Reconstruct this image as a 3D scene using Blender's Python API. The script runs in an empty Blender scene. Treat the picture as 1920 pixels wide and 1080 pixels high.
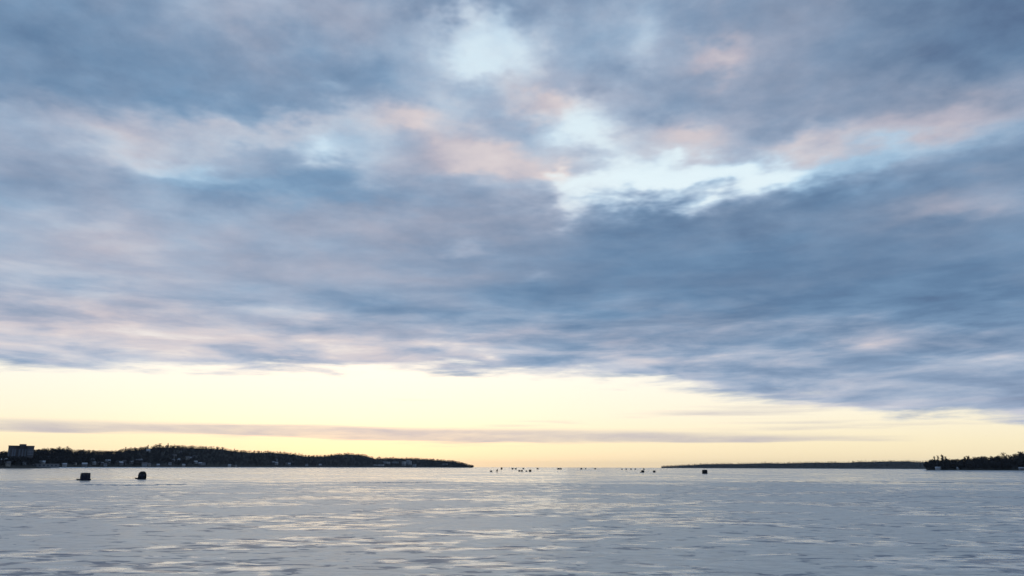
import bpy, bmesh, math, random
import numpy as np
from mathutils import Vector, Matrix, Euler

random.seed(7)
RNG = np.random.default_rng(7)
scene = bpy.context.scene
COL = scene.collection
R = math.radians

# ------------------------------------------------------------------ camera
CAM_H = 3.3
F = 1493.0                        # focal length in photograph pixels (1920 wide)
PITCH = R(12.68)
ROLL = R(0.2)
cam_d = bpy.data.cameras.new('camera')
cam_d.sensor_width = 36.0
cam_d.lens = 36.0 * F / 1920.0
cam_d.clip_start = 0.1
cam_d.clip_end = 200000.0
cam = bpy.data.objects.new('camera', cam_d)
COL.objects.link(cam)
cam.location = (0, 0, CAM_H)
CAM_M = Matrix.Rotation(math.pi / 2 + PITCH, 3, 'X') @ Matrix.Rotation(ROLL, 3, 'Z')
cam.rotation_euler = CAM_M.to_euler()
scene.camera = cam
scene.cycles.max_bounces = 4
scene.cycles.diffuse_bounces = 2
scene.cycles.glossy_bounces = 2


def ray(px, py):
    return (CAM_M @ Vector(((px - 960) / F, (540 - py) / F, -1.0))).normalized()


def azel(px, py):
    d = ray(px, py)
    return math.atan2(d.x, d.y), math.asin(d.z)


def at_dist(px, dist, z=0.0):
    """world point in the direction of photo column px, at a ground distance"""
    a = azel(px, 876)[0]
    return Vector((math.sin(a) * dist, math.cos(a) * dist, z))


# ------------------------------------------------------------------ colour management
vs = scene.view_settings
vs.view_transform = 'Standard'
vs.look = 'None'
vs.exposure = 0.0
vs.gamma = 1.0
vs.use_curve_mapping = False


def s2l(c):
    c = c / 255.0
    return c / 12.92 if c <= 0.04045 else ((c + 0.055) / 1.055) ** 2.4


def rgb(r, g, b):
    return (s2l(r), s2l(g), s2l(b), 1.0)


class NT:
    """small helper for building node trees"""

    def __init__(self, tree):
        self.t = tree
        tree.nodes.clear()

    def n(self, typ, **kw):
        nd = self.t.nodes.new(typ)
        for k, v in kw.items():
            setattr(nd, k, v)
        return nd

    def put(self, sock, v):
        if v is None:
            return
        if isinstance(v, bpy.types.NodeSocket):
            self.t.links.new(v, sock)
        else:
            sock.default_value = v

    def m(self, op, a, b=None, c=None, clamp=False):
        nd = self.n('ShaderNodeMath', operation=op, use_clamp=clamp)
        for i, v in enumerate((a, b, c)):
            self.put(nd.inputs[i], v)
        return nd.outputs[0]

    def v(self, op, a, b=None, c=None):
        nd = self.n('ShaderNodeVectorMath', operation=op)
        for i, v in enumerate((a, b, c)):
            self.put(nd.inputs[i], v)
        return nd.outputs['Value'] if op in ('DOT_PRODUCT', 'LENGTH') else nd.outputs[0]

    def xyz(self, x, y, z=0.0):
        nd = self.n('ShaderNodeCombineXYZ')
        for i, v in enumerate((x, y, z)):
            self.put(nd.inputs[i], v)
        return nd.outputs[0]

    def noise(self, vec, scale, detail=4, rough=0.5, dist=0.0, lac=2.0):
        nd = self.n('ShaderNodeTexNoise')
        self.put(nd.inputs['Vector'], vec)
        nd.inputs['Scale'].default_value = scale
        nd.inputs['Detail'].default_value = detail
        nd.inputs['Roughness'].default_value = rough
        nd.inputs['Lacunarity'].default_value = lac
        nd.inputs['Distortion'].default_value = dist
        return nd

    def ramp(self, fac, stops, interp='LINEAR'):
        nd = self.n('ShaderNodeValToRGB')
        nd.color_ramp.interpolation = interp
        e = nd.color_ramp.elements
        while len(e) < len(stops):
            e.new(0.5)
        for el, (p, c) in zip(e, stops):
            el.position = p
            el.color = c
        self.put(nd.inputs[0], fac)
        return nd.outputs[0]

    def mix(self, fac, a, b, blend='MIX'):
        nd = self.n('ShaderNodeMix', data_type='RGBA', blend_type=blend)
        self.put(nd.inputs[0], fac)
        self.put(nd.inputs[6], a)
        self.put(nd.inputs[7], b)
        return nd.outputs[2]

    def step(self, x, lo, hi, smooth=True):
        nd = self.n('ShaderNodeMapRange', interpolation_type='SMOOTHSTEP' if smooth else 'LINEAR')
        self.put(nd.inputs[0], x)
        nd.inputs[1].default_value = lo
        nd.inputs[2].default_value = hi
        return nd.outputs[0]


# ------------------------------------------------------------------ sky (world)
SUN_AZ = R(-11.0)                 # towards the left half of the view
SUN_EL = R(3.0)
world = bpy.data.worlds.new('World')
scene.world = world
world.use_nodes = True
w = NT(world.node_tree)
tc = w.n('ShaderNodeTexCoord')
dvec = w.v('NORMALIZE', tc.outputs['Generated'])
sp = w.n('ShaderNodeSeparateXYZ')
w.put(sp.inputs[0], dvec)
dx, dy, dz = sp.outputs
AZ = w.m('ARCTAN2', dx, dy)
EL = w.m('ARCSINE', dz)
# cloud coordinates: round the horizon in azimuth, foreshortened in height towards it
hyp = w.m('SQRT', w.m('MAXIMUM', w.m('SUBTRACT', 1.0, w.m('MULTIPLY', dz, dz)), 1e-5))
lnv = w.m('LOGARITHM', w.m('ADD', w.m('MAXIMUM', EL, 0.0), 0.07), math.e)
Qs = w.xyz(w.m('MULTIPLY', w.m('DIVIDE', dx, hyp), 6.0), w.m('MULTIPLY', w.m('DIVIDE', dy, hyp), 6.0), w.m('MULTIPLY', lnv, 6.4))
# domain warp, weaker in height towards the horizon
wn = w.noise(Qs, 0.62, 3, 0.55)
wv = w.v('SUBTRACT', wn.outputs['Color'], (0.5, 0.5, 0.5))
wn2 = w.noise(Qs, 2.3, 3, 0.6)
wv2 = w.v('SUBTRACT', wn2.outputs['Color'], (0.5, 0.5, 0.5))
wv = w.v('ADD', wv, w.v('MULTIPLY', wv2, (0.6, 0.6, 0.6)))
wel = w.m('MULTIPLY', w.m('ADD', w.m('MAXIMUM', EL, 0.0), 0.02), 0.27)
warp = w.v('MULTIPLY', wv, w.xyz(0.11, wel, 0.0))
P0 = w.xyz(AZ, EL)
PW = w.v('ADD', P0, warp)


def blobs(lst, start):
    acc = start
    for b in lst:
        x, y, sx, sy, amp = b[:5]
        a, e = azel(x, y)
        ia, ie = 1.0 / (sx / F), 1.0 / (sy / F)
        if len(b) > 5:            # rotated blob
            th = R(b[5])
            q = w.v('SUBTRACT', PW, (a, e, 0))
            u = w.v('DOT_PRODUCT', q, (math.cos(th) * ia, math.sin(th) * ia, 0))
            v_ = w.v('DOT_PRODUCT', q, (-math.sin(th) * ie, math.cos(th) * ie, 0))
            q = w.xyz(u, v_)
        else:
            q = w.v('MULTIPLY_ADD', PW, (ia, ie, 0), (-a * ia, -e * ie, 0))
        g = w.m('POWER', math.exp(-0.5), w.v('DOT_PRODUCT', q, q))
        acc = w.m('MULTIPLY_ADD', g, amp, acc)
    return acc


D_BLOBS = [
    # openings and thin, bright cloud
    (885, 80, 42, 42, -.44), (965, 78, 28, 42, -.30), (905, 140, 40, 20, -.24), (925, 100, 90, 60, -.10),
    (1065, 225, 40, 34, -.44), (1030, 190, 100, 22, -.14), (1115, 280, 55, 26, -.50, -30), (1250, 335, 80, 20, -.52),
    (1200, 366, 110, 14, -.75), (1090, 385, 30, 28, -.30), (1072, 410, 12, 14, -.25),
    (1455, 322, 55, 20, -.46, 8), (1350, 340, 60, 18, -.26), (1700, 285, 150, 28, -.12, 6),
    (1200, 65, 36, 50, -.20), (590, 284, 34, 16, -.38), (690, 290, 50, 36, -.22),
    (340, 305, 70, 14, -.24), (850, 255, 100, 40, -.17, -25), (760, 215, 50, 22, -.20),
    (935, 312, 85, 28, -.26), (1040, 345, 24, 13, -.46), (1600, 308, 150, 18, -.12), (1200, 390, 100, 8, -.14), (1290, 270, 85, 24, -.24),
    (1530, 262, 60, 18, -.18), (1720, 240, 100, 22, -.08), (200, 280, 170, 24, -.14),
    (480, 252, 170, 18, -.24, 8), (1350, 110, 38, 20, -.18), (865, 455, 26, 7, -.15),
    (990, 523, 22, 7, -.11), (630, 172, 20, 14, -.14), (250, 480, 340, 70, -.12),
    (250, 625, 480, 50, -.20), (500, 0, 190, 36, -.10), (1850, 205, 150, 50, -.08),
    (1770, 395, 80, 16, -.14), (915, 668, 16, 8, -.30), (850, 645, 50, 6, -.20), (560, 575, 60, 8, -.14), (160, 430, 90, 14, -.12),
    (1150, 290, 330, 90, -.03), (1190, 330, 120, 36, -.07), (1420, 325, 90, 16, -.12), (960, 90, 170, 70, -.10), (1500, 300, 200, 30, -.03),
    # thick cloud
    (1550, 470, 420, 75, .18), (1450, 385, 150, 20, .16), (1230, 440, 150, 26, .10),
    (1900, 30, 220, 80, .36), (60, 60, 120, 90, .13), (300, 150, 250, 60, .09),
    (1100, 560, 340, 45, .10), (1750, 560, 300, 45, .10), (1130, 160, 90, 20, .12),
    (1850, 720, 250, 60, .06), (620, 345, 200, 24, .05), (1130, 325, 50, 11, .08), (900, -5, 110, 22, .2), (1230, 420, 160, 16, .08), (700, 150, 150, 40, .06),
]
P_BLOBS = [
    (250, 272, 200, 24, .42), (480, 250, 150, 16, .45, 8), (500, 335, 300, 22, -.35), (300, 150, 300, 70, -.15), (1450, 470, 350, 60, -.12), (760, 220, 50, 26, .70),
    (850, 272, 55, 34, .6), (935, 312, 75, 24, .6), (1040, 348, 26, 13, .9),
    (1000, 200, 50, 26, .75), (1290, 272, 70, 24, .72), (1530, 265, 55, 16, .55),
    (1720, 240, 80, 22, .34), (1620, 305, 160, 16, -.5), (1345, 112, 34, 20, .7), (1850, 205, 130, 45, .45),
    (1760, 392, 80, 18, .6), (750, 415, 210, 36, .55), (330, 480, 260, 34, .45),
    (900, 330, 200, 30, .3), (1400, 110, 200, 60, .35), (40, 300, 90, 30, .4),
    (380, 610, 400, 40, .45), (850, 520, 80, 14, .3), (1300, 612, 160, 12, .35),
    (560, 60, 160, 50, .25), (1650, 640, 260, 30, .3),
]
cl = w.noise(Qs, 1.0, 6, 0.56, 0.25)
cl2 = w.noise(w.v('ADD', Qs, (7.3, 2.1, 0)), 3.0, 4, 0.58)
stl = w.noise(w.xyz(w.m('MULTIPLY', AZ, 8.0), w.m('MULTIPLY_ADD', EL, 44.0, w.m('MULTIPLY', w.m('MAXIMUM', AZ, -0.2), -0.8)), 8.0), 1.0, 5, 0.55, 0.25)
lowb = w.step(EL, R(15), R(7))
nz = w.m('ADD', w.m('MULTIPLY', w.m('SUBTRACT', cl.outputs['Fac'], 0.5), 0.50),
         w.m('MULTIPLY', w.m('SUBTRACT', cl2.outputs['Fac'], 0.5), w.m('MULTIPLY_ADD', w.step(EL, R(9), R(20)), 0.24, 0.06)))
nz = w.m('MULTIPLY', nz, w.m('MULTIPLY_ADD', lowb, -0.25, 1.0))
nz = w.m('ADD', nz, w.m('MULTIPLY', w.m('MULTIPLY', w.m('SUBTRACT', stl.outputs['Fac'], 0.5), 1.35), lowb))
deck = blobs(D_BLOBS, w.m('ADD', nz, 0.58))

# lower edge of the deck: the clear strip above the horizon (height depends on azimuth)
cv = w.n('ShaderNodeFloatCurve')
pts = [(-180, -6), (-110, -5), (-70, 2), (-40, 7.0)]
for x, y in ((0, 688), (300, 690), (600, 694), (900, 697), (1100, 705), (1250, 726), (1450, 752), (1700, 774), (1919, 792)):
    a, e = azel(x, y)
    pts.append((math.degrees(a), math.degrees(e)))
pts += [(45, 1.5), (80, -2), (120, -6), (180, -6)]
cmap = cv.mapping
cmap.extend = 'HORIZONTAL'
c0 = cmap.curves[0]
pp = [((a + 180) / 360.0, (e + 10) / 30.0) for a, e in pts]
c0.points[0].location = pp[0]
c0.points[1].location = pp[-1]
for p in pp[1:-1]:
    c0.points.new(*p)
for p in c0.points:
    p.handle_type = 'AUTO_CLAMPED'
cmap.update()
w.put(cv.inputs['Value'], w.m('MULTIPLY_ADD', AZ, 1 / (2 * math.pi), 0.5))
EB = w.m('MULTIPLY_ADD', cv.outputs[0], R(30), R(-10))
# ragged, streaky edge
stn = w.noise(w.xyz(w.m('MULTIPLY', AZ, 8.0), w.m('MULTIPLY', EL, 60.0)), 1.0, 5, 0.6, 0.2)
edge = w.m('ADD', w.m('SUBTRACT', EL, EB), w.m('MULTIPLY', w.m('SUBTRACT', stn.outputs['Fac'], 0.5), 0.065))
cover = w.step(edge, -0.008, 0.014)
near_edge = w.step(edge, 0.085, 0.0)

# thin streaks low in the clear strip
st2 = w.noise(w.xyz(w.m('MULTIPLY', AZ, 5.0), w.m('MULTIPLY', EL, 130.0), 3.0), 1.0, 4, 0.55, 0.3)


def band(x, y, sx, sy, amp):
    a, e = azel(x, y)
    q = w.v('MULTIPLY_ADD', w.xyz(AZ, w.m('MULTIPLY_ADD', w.m('SUBTRACT', st2.outputs['Fac'], 0.5), 0.014, EL)),
            (F / sx, F / sy, 0), (-a * F / sx, -e * F / sy, 0))
    r2 = w.v('DOT_PRODUCT', q, q)
    return w.m('MULTIPLY', w.m('POWER', math.exp(-0.5), r2), amp)


BANDS = [(90, 794, 180, 7, .50), (40, 806, 110, 4, .40), (800, 812, 330, 9, .55), (1060, 822, 330, 9, .62), (1420, 826, 150, 5, .5), (420, 811, 220, 7, .40),
         (520, 802, 110, 4, .5), (1350, 776, 90, 4, .50), (1700, 797, 180, 4, .45), (1050, 790, 110, 3, .36), (760, 748, 50, 3, .3),
         (1620, 760, 280, 8, .45), (1500, 790, 130, 3, .36)]
bsum = 0.0
for b in BANDS:
    bsum = w.m('ADD', band(*b), bsum)
bsum = w.m('MULTIPLY', w.step(w.m('MULTIPLY_ADD', w.m('SUBTRACT', st2.outputs['Fac'], 0.5), 1.1, bsum), 0.16, 0.85), w.m('MULTIPLY_ADD', stn.outputs['Fac'], 1.1, 0.02))

draw = w.m('MULTIPLY_ADD', near_edge, -0.12, deck)
dlow = w.m('MULTIPLY', w.m('EXPONENT', w.m('MULTIPLY', w.m('SUBTRACT', w.m('MINIMUM', draw, 0.42), 0.42), 2.4)), 0.42)
DECK = w.m('ADD', dlow, w.m('MAXIMUM', w.m('SUBTRACT', draw, 0.42), 0.0))     # soft toe: thin cloud never cuts off
pinkn = w.noise(w.v('ADD', Qs, (3.1, 9.4, 0)), 1.1, 4, 0.55)
PINK = w.m('ADD', blobs(P_BLOBS, 0.24), w.m('MULTIPLY', w.m('SUBTRACT', pinkn.outputs['Fac'], 0.5), 1.1))
PINK = w.m('ADD', PINK, w.m('MULTIPLY', w.m('SUBTRACT', 0.50, DECK), w.m('MULTIPLY', lowb, 1.8)))
PINK = w.m('MINIMUM', w.m('MAXIMUM', PINK, 0.0), 1.0)

elh = w.step(EL, 0.0, R(40), smooth=False)


def ee(deg):
    return deg / 40.0


nish = w.n('ShaderNodeTexSky', sky_type='NISHITA')
nish.sun_disc = False
nish.sun_elevation = SUN_EL
nish.sun_rotation = SUN_AZ
nish.altitude = 200
nish.air_density = 1.0
nish.dust_density = 1.5
nish.ozone_density = 1.5
nsk = w.v('SCALE', nish.outputs[0])
nsk.node.inputs['Scale'].default_value = 0.012
strip = w.ramp(elh, [(0.0, rgb(252, 233, 192)), (ee(1.6), rgb(253, 240, 203)), (ee(3.5), rgb(253, 245, 222)),
                     (ee(6.5), rgb(253, 250, 239)), (ee(10), rgb(240, 248, 250)), (ee(25), rgb(222, 242, 250)), (1.0, rgb(190, 222, 244))])
clear = w.mix(1.0, w.mix(1.0, strip, (0.985, 0.985, 0.985, 1), 'MULTIPLY'), nsk, 'ADD')
cool = w.ramp(DECK, [(0.0, rgb(232, 247, 251)), (0.2, rgb(190, 218, 238)), (0.4, rgb(154, 184, 211)),
                     (0.62, rgb(122, 153, 185)), (0.82, rgb(101, 131, 164)), (1.0, rgb(88, 112, 145))])
warm = w.ramp(DECK, [(0.0, rgb(250, 238, 228)), (0.25, rgb(216, 207, 210)), (0.45, rgb(182, 180, 194)),
                     (0.65, rgb(153, 159, 178)), (0.85, rgb(120, 136, 161)), (1.0, rgb(96, 115, 144))])
cloud = w.mix(PINK, cool, warm)
# deck seen edge-on towards the horizon is paler
low = w.step(EL, R(11), R(2.0))
pale = w.ramp(DECK, [(0.0, rgb(252, 243, 226)), (0.3, rgb(216, 214, 222)), (0.6, rgb(176, 184, 204)), (1.0, rgb(130, 144, 172))])
cloud = w.mix(w.m('MULTIPLY', low, 0.55), cloud, pale)
thick = w.m('MULTIPLY', w.step(DECK, 0.02, 0.26), cover)
skyc = w.mix(thick, clear, cloud)
skyc = w.mix(bsum, skyc, rgb(176, 173, 191))
bg = w.n('ShaderNodeBackground')
w.put(bg.inputs[0], skyc)
bg.inputs[1].default_value = 1.0
world.cycles.sampling_method = 'MANUAL'
world.cycles.sample_map_resolution = 256
ow = w.n('ShaderNodeOutputWorld')
w.put(ow.inputs[0], bg.outputs[0])

# ------------------------------------------------------------------ sun (low, veiled by cloud)
sun_d = bpy.data.lights.new('sun', 'SUN')
sun_d.energy = 0.065
sun_d.angle = R(30)
sun_d.color = (1.0, 0.86, 0.62)
sun = bpy.data.objects.new('sun', sun_d)
COL.objects.link(sun)
to_sun = Vector((math.sin(SUN_AZ) * math.cos(SUN_EL), math.cos(SUN_AZ) * math.cos(SUN_EL), math.sin(SUN_EL)))
sun.rotation_euler = to_sun.to_track_quat('Z', 'Y').to_euler()
sun.location = (0, 0, 50)


# ================================================================== helpers
def tag(o, label=None, cat=None, group=None, kind=None):
    if label:
        o['label'] = label
    if cat:
        o['category'] = cat
    if group:
        o['group'] = group
    if kind:
        o['kind'] = kind
    return o


def mesh_obj(name, me, mat, parent=None):
    o = bpy.data.objects.new(name, me)
    if mat is not None and not me.materials:
        me.materials.append(mat)
    COL.objects.link(o)
    o.parent = parent
    return o


def bm_obj(name, bm, mat, parent=None, smooth=False):
    me = bpy.data.meshes.new(name)
    bmesh.ops.recalc_face_normals(bm, faces=bm.faces[:])
    bm.to_mesh(me)
    bm.free()
    if smooth:
        me.polygons.foreach_set('use_smooth', [True] * len(me.polygons))
    return mesh_obj(name, me, mat, parent)


def empty(name, loc=(0, 0, 0), rz=0.0, s=1.0):
    o = bpy.data.objects.new(name, None)
    o.empty_display_size = 0.3
    COL.objects.link(o)
    o.location = loc
    o.rotation_euler = (0, 0, rz)
    o.scale = (s, s, s) if not isinstance(s, tuple) else s
    return o


def copy_tree(o, parent=None):
    c = o.copy()
    COL.objects.link(c)
    c.parent = parent
    for ch in list(o.children):
        copy_tree(ch, c)
    return c


def box(bm, x0, x1, y0, y1, z0, z1, taper=0.0):
    t = taper
    vs_ = [bm.verts.new(p) for p in ((x0, y0, z0), (x1, y0, z0), (x1, y1, z0), (x0, y1, z0),
                                     (x0 + t, y0 + t, z1), (x1 - t, y0 + t, z1), (x1 - t, y1 - t, z1), (x0 + t, y1 - t, z1))]
    for f in ((0, 3, 2, 1), (4, 5, 6, 7), (0, 1, 5, 4), (1, 2, 6, 5), (2, 3, 7, 6), (3, 0, 4, 7)):
        bm.faces.new([vs_[i] for i in f])


def bx(name, dims, mat, parent, taper=0.0, bevel=0.0):
    bm = bmesh.new()
    box(bm, *dims, taper)
    if bevel:
        bmesh.ops.bevel(bm, geom=bm.edges[:], offset=bevel, segments=2, affect='EDGES')
    return bm_obj(name, bm, mat, parent)


def tube(bm, pts_, r, seg=6):
    prev = None
    n = len(pts_)
    rr = r if isinstance(r, (list, tuple)) else [r] * n
    for i, p in enumerate(pts_):
        p = Vector(p)
        d = Vector(pts_[min(i + 1, n - 1)]) - Vector(pts_[max(i - 1, 0)])
        d.normalize()
        a = d.orthogonal().normalized()
        b = d.cross(a)
        ring = [bm.verts.new(p + (a * math.cos(k * 2 * math.pi / seg) + b * math.sin(k * 2 * math.pi / seg)) * rr[i]) for k in range(seg)]
        if prev:
            for k in range(seg):
                bm.faces.new((prev[k], prev[(k + 1) % seg], ring[(k + 1) % seg], ring[k]))
        else:
            bm.faces.new(ring[::-1])
        prev = ring
    bm.faces.new(prev)


def simple_mat(name, col, rough=0.7, var=0.25, scale=3.0, spec=0.3, bump=0.0):
    m = bpy.data.materials.new(name)
    m.use_nodes = True
    t = NT(m.node_tree)
    g = t.n('ShaderNodeTexCoord')
    nn = t.noise(g.outputs['Object'], scale, 5, 0.6)
    k = t.m('MULTIPLY_ADD', nn.outputs['Fac'], 2 * var, 1 - var)
    c = t.v('SCALE', col[:3])
    t.put(c.node.inputs['Scale'], k)
    p = t.n('ShaderNodeBsdfPrincipled')
    t.put(p.inputs['Base Color'], c)
    p.inputs['Roughness'].default_value = rough
    p.inputs['Specular IOR Level'].default_value = spec
    if bump:
        b = t.n('ShaderNodeBump')
        b.inputs['Strength'].default_value = bump
        t.put(b.inputs['Height'], nn.outputs['Fac'])
        t.put(p.inputs['Normal'], b.outputs[0])
    o = t.n('ShaderNodeOutputMaterial')
    t.put(o.inputs[0], p.outputs[0])
    return m


# ================================================================== the frozen bay
def ice_material():
    m = bpy.data.materials.new('bay_ice')
    m.use_nodes = True
    t = NT(m.node_tree)
    g = t.n('ShaderNodeNewGeometry')
    pos = g.outputs['Position']
    # wind-drawn patches: slightly longer across the view than along it
    pa = t.v('MULTIPLY', pos, (0.62, 1.0, 1.0))
    big = t.noise(pos, 0.016, 4, 0.55, 0.4)
    mid = t.noise(pa, 0.11, 5, 0.55, 0.5)
    pat = t.noise(pa, 0.72, 5, 0.58, 0.5)
    fine = t.noise(pa, 1.9, 4, 0.6, 0.3)
    mott = t.noise(t.v('ADD', pa, (5, 71, 0)), 1.5, 4, 0.62, 0.5)
    drk = t.noise(t.v('ADD', pa, (31, 17, 0)), 1.15, 4, 0.58, 0.8)
    # glare: smooth refrozen melt water ; dark: reflections of darker cloud painted into the colour ; rest: grey-white snow ice
    gsum = t.m('ADD', t.m('MULTIPLY', pat.outputs['Fac'], 0.5), t.m('ADD', t.m('MULTIPLY', mid.outputs['Fac'], 0.62), t.m('MULTIPLY', big.outputs['Fac'], 0.35)))
    glare = t.step(gsum, 0.745, 0.80)
    dsum = t.m('ADD', t.m('MULTIPLY', drk.outputs['Fac'], 0.72), t.m('MULTIPLY_ADD', mid.outputs['Fac'], 0.45, -0.055))
    dark = t.step(dsum, 0.560, 0.615)
    base = t.mix(t.step(mott.outputs['Fac'], 0.36, 0.64), (0.40, 0.385, 0.36, 1), (0.71, 0.66, 0.59, 1))
    base = t.mix(t.m('MULTIPLY', fine.outputs['Fac'], 0.5), base, (0.52, 0.50, 0.46, 1))
    base = t.mix(t.m('MULTIPLY', glare, 0.6), base, (0.48, 0.48, 0.46, 1))
    base = t.mix(t.m('MULTIPLY', dark, 0.92), base, (0.12, 0.145, 0.195, 1))
    rough = t.m('SUBTRACT', t.m('MULTIPLY_ADD', mott.outputs['Fac'], 0.22, 0.21), t.m('MULTIPLY', glare, 0.17))
    rough = t.m('ADD', rough, t.m('MULTIPLY', dark, 0.10))
    # beyond a refrozen lead some 200 m out the ice is smooth and bare of snow
    sy = t.n('ShaderNodeSeparateXYZ')
    t.put(sy.inputs[0], pos)
    lead = t.m('MULTIPLY_ADD', t.m('SUBTRACT', big.outputs['Fac'], 0.5), 160.0, sy.outputs[1])
    outer = t.step(lead, 165.0, 225.0)
    rough = t.m('SUBTRACT', rough, t.m('MULTIPLY', outer, 0.10))
    rough = t.m('MINIMUM', t.m('MAXIMUM', rough, 0.07), 0.6)
    h = t.m('ADD', t.m('MULTIPLY', pat.outputs['Fac'], 0.085), t.m('ADD', t.m('MULTIPLY', mott.outputs['Fac'], 0.045), t.m('MULTIPLY', fine.outputs['Fac'], 0.016)))
    b = t.n('ShaderNodeBump')
    b.inputs['Strength'].default_value = 0.5
    b.inputs['Distance'].default_value = 1.0
    t.put(b.inputs['Height'], h)
    p = t.n('ShaderNodeBsdfPrincipled')
    t.put(p.inputs['Base Color'], base)
    t.put(p.inputs['Roughness'], rough)
    p.inputs['IOR'].default_value = 1.31
    t.put(p.inputs['Normal'], b.outputs[0])
    o = t.n('ShaderNodeOutputMaterial')
    t.put(o.inputs[0], p.outputs[0])
    return m


M_ICE = ice_material()
bm = bmesh.new()
ringr = [0, 30, 60, 120, 250, 500, 1000, 2000, 4000, 8000, 14000, 20000]
prev = None
NSEG = 96
for r_ in ringr:
    if r_ == 0:
        prev = [bm.verts.new((0, 0, 0))]
        continue
    ring = [bm.verts.new((math.cos(k * 2 * math.pi / NSEG) * r_, math.sin(k * 2 * math.pi / NSEG) * r_, 0)) for k in range(NSEG)]
    for k in range(NSEG):
        if len(prev) == 1:
            bm.faces.new((prev[0], ring[k], ring[(k + 1) % NSEG]))
        else:
            bm.faces.new((prev[k], ring[k], ring[(k + 1) % NSEG], prev[(k + 1) % NSEG]))
    prev = ring
ice = bm_obj('frozen_bay', bm, M_ICE)
tag(ice, 'grey frozen bay ice with bright glare patches and dark painted cloud-reflection streaks', 'ice', kind='structure')

M_RIDGE = simple_mat('ridge_ice', (0.30, 0.33, 0.37), .5, .3, .5, .5)
for lab, line in (('low dark crack ridge in the ice left of centre', [(655, 905.2), (700, 905.6), (760, 905.2), (812, 904.2)]),
                  ('long thin crack ridge in the ice on the right', [(1385, 903.0), (1500, 904.2), (1640, 903.8), (1780, 905.4), (1960, 907)]),
                  ('faint crack ridge in the ice below the two near shelters', [(150, 909), (250, 910.5), (360, 908.6)])):
    bm = bmesh.new()
    rows_ = []
    for (xa, ya), (xb, yb) in zip(line[:-1], line[1:]):
        for k in range(16):
            u_ = k / 16.0
            px, py = xa + (xb - xa) * u_, ya + (yb - ya) * u_
            d_ = CAM_H / math.tan(-azel(px, py)[1]) + random.uniform(-1.2, 1.2)
            hh = random.uniform(.03, .16) * min(1, 4 * u_ + .2 if xa == line[0][0] else 1)
            wd_ = random.uniform(.25, .7)
            rows_.append([bm.verts.new(at_dist(px, d_ + q, z_)) for q, z_ in ((-wd_, .004), (-.1, hh), (.12, hh * .8), (wd_, .004))])
    for ra, rb in zip(rows_[:-1], rows_[1:]):
        for i in range(3):
            bm.faces.new((ra[i], rb[i], rb[i + 1], ra[i + 1]))
    o = bm_obj('ice_ridge', bm, M_RIDGE)
    tag(o, lab, 'ice ridge', kind='structure')

# ================================================================== land
M_EARTH = simple_mat('wooded_ground', (0.035, 0.036, 0.034), 0.95, 0.4, 0.02, 0.1)
M_FOREST = simple_mat('winter_wood', (0.024, 0.024, 0.026), 0.9, 0.5, 0.05, 0.1)
M_CONIFER = simple_mat('conifer_needles', (0.022, 0.030, 0.022), 0.9, 0.4, 0.3, 0.1)
M_TWIG = simple_mat('bare_twigs', (0.060, 0.042, 0.032), 0.9, 0.4, 0.3, 0.1)
M_BARK = simple_mat('bark', (0.045, 0.036, 0.030), 0.9, 0.3, 2.0, 0.1)
M_SNOW = simple_mat('shore_snow', (0.62, 0.66, 0.70), 0.8, 0.15, 0.05, 0.2)


def interp(x, tab):
    xs = [a for a, b in tab]
    ys = [b for a, b in tab]
    return float(np.interp(x, xs, ys))


class Land:
    """a strip of wooded land whose skyline and shoreline are given per photo column"""

    def __init__(self, name, label, shore, sky, setback, tree_h, x0, x1, step, lift=0.0):
        self.lift = lift
        self.shore, self.sky, self.setback, self.tree_h, self.x0, self.x1 = shore, sky, setback, tree_h, x0, x1
        self.xs = np.arange(x0, x1 + step * 0.5, step)
        bm = bmesh.new()
        T = [-0.01, 0.0, 0.06, 0.2, 0.4, 0.6, 0.8, 1.0, 1.25, 1.6]
        rows = []
        for x in self.xs:
            rows.append([bm.verts.new(self.point(x, t_)) for t_ in T])
        for a, b in zip(rows[:-1], rows[1:]):
            for i in range(len(T) - 1):
                bm.faces.new((a[i], b[i], b[i + 1], a[i + 1]))
        self.obj = bm_obj(name, bm, M_EARTH, smooth=True)
        tag(self.obj, label, 'land', kind='structure')

    def ground_h(self, x):
        d = interp(x, self.shore) + self.setback_at(x)
        e = azel(x, interp(x, self.sky))[1]
        ztop = CAM_H + d * math.tan(e)
        ztop += self.lift
        return max(0.6, ztop - min(self.tree_h, 0.5 * ztop)), max(ztop, 1.0)

    def setback_at(self, x):
        return interp(x, self.setback)

    def point(self, x, t_):
        d = interp(x, self.shore)
        s = self.setback_at(x)
        hg, _ = self.ground_h(x)
        if t_ <= 0:
            z = -0.5 if t_ < 0 else 0.25
        elif t_ <= 1:
            z = 0.25 + min(1.6, hg * .3) * min(1, t_ / 0.06) + (hg - min(1.6, hg * .3) - 0.25) * (t_ ** 1.1 if t_ > 0.06 else 0)
        else:
            z = hg * max(0.0, 1 - (t_ - 1) * 1.3)
        return at_dist(x, d + s * t_, z)


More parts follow.
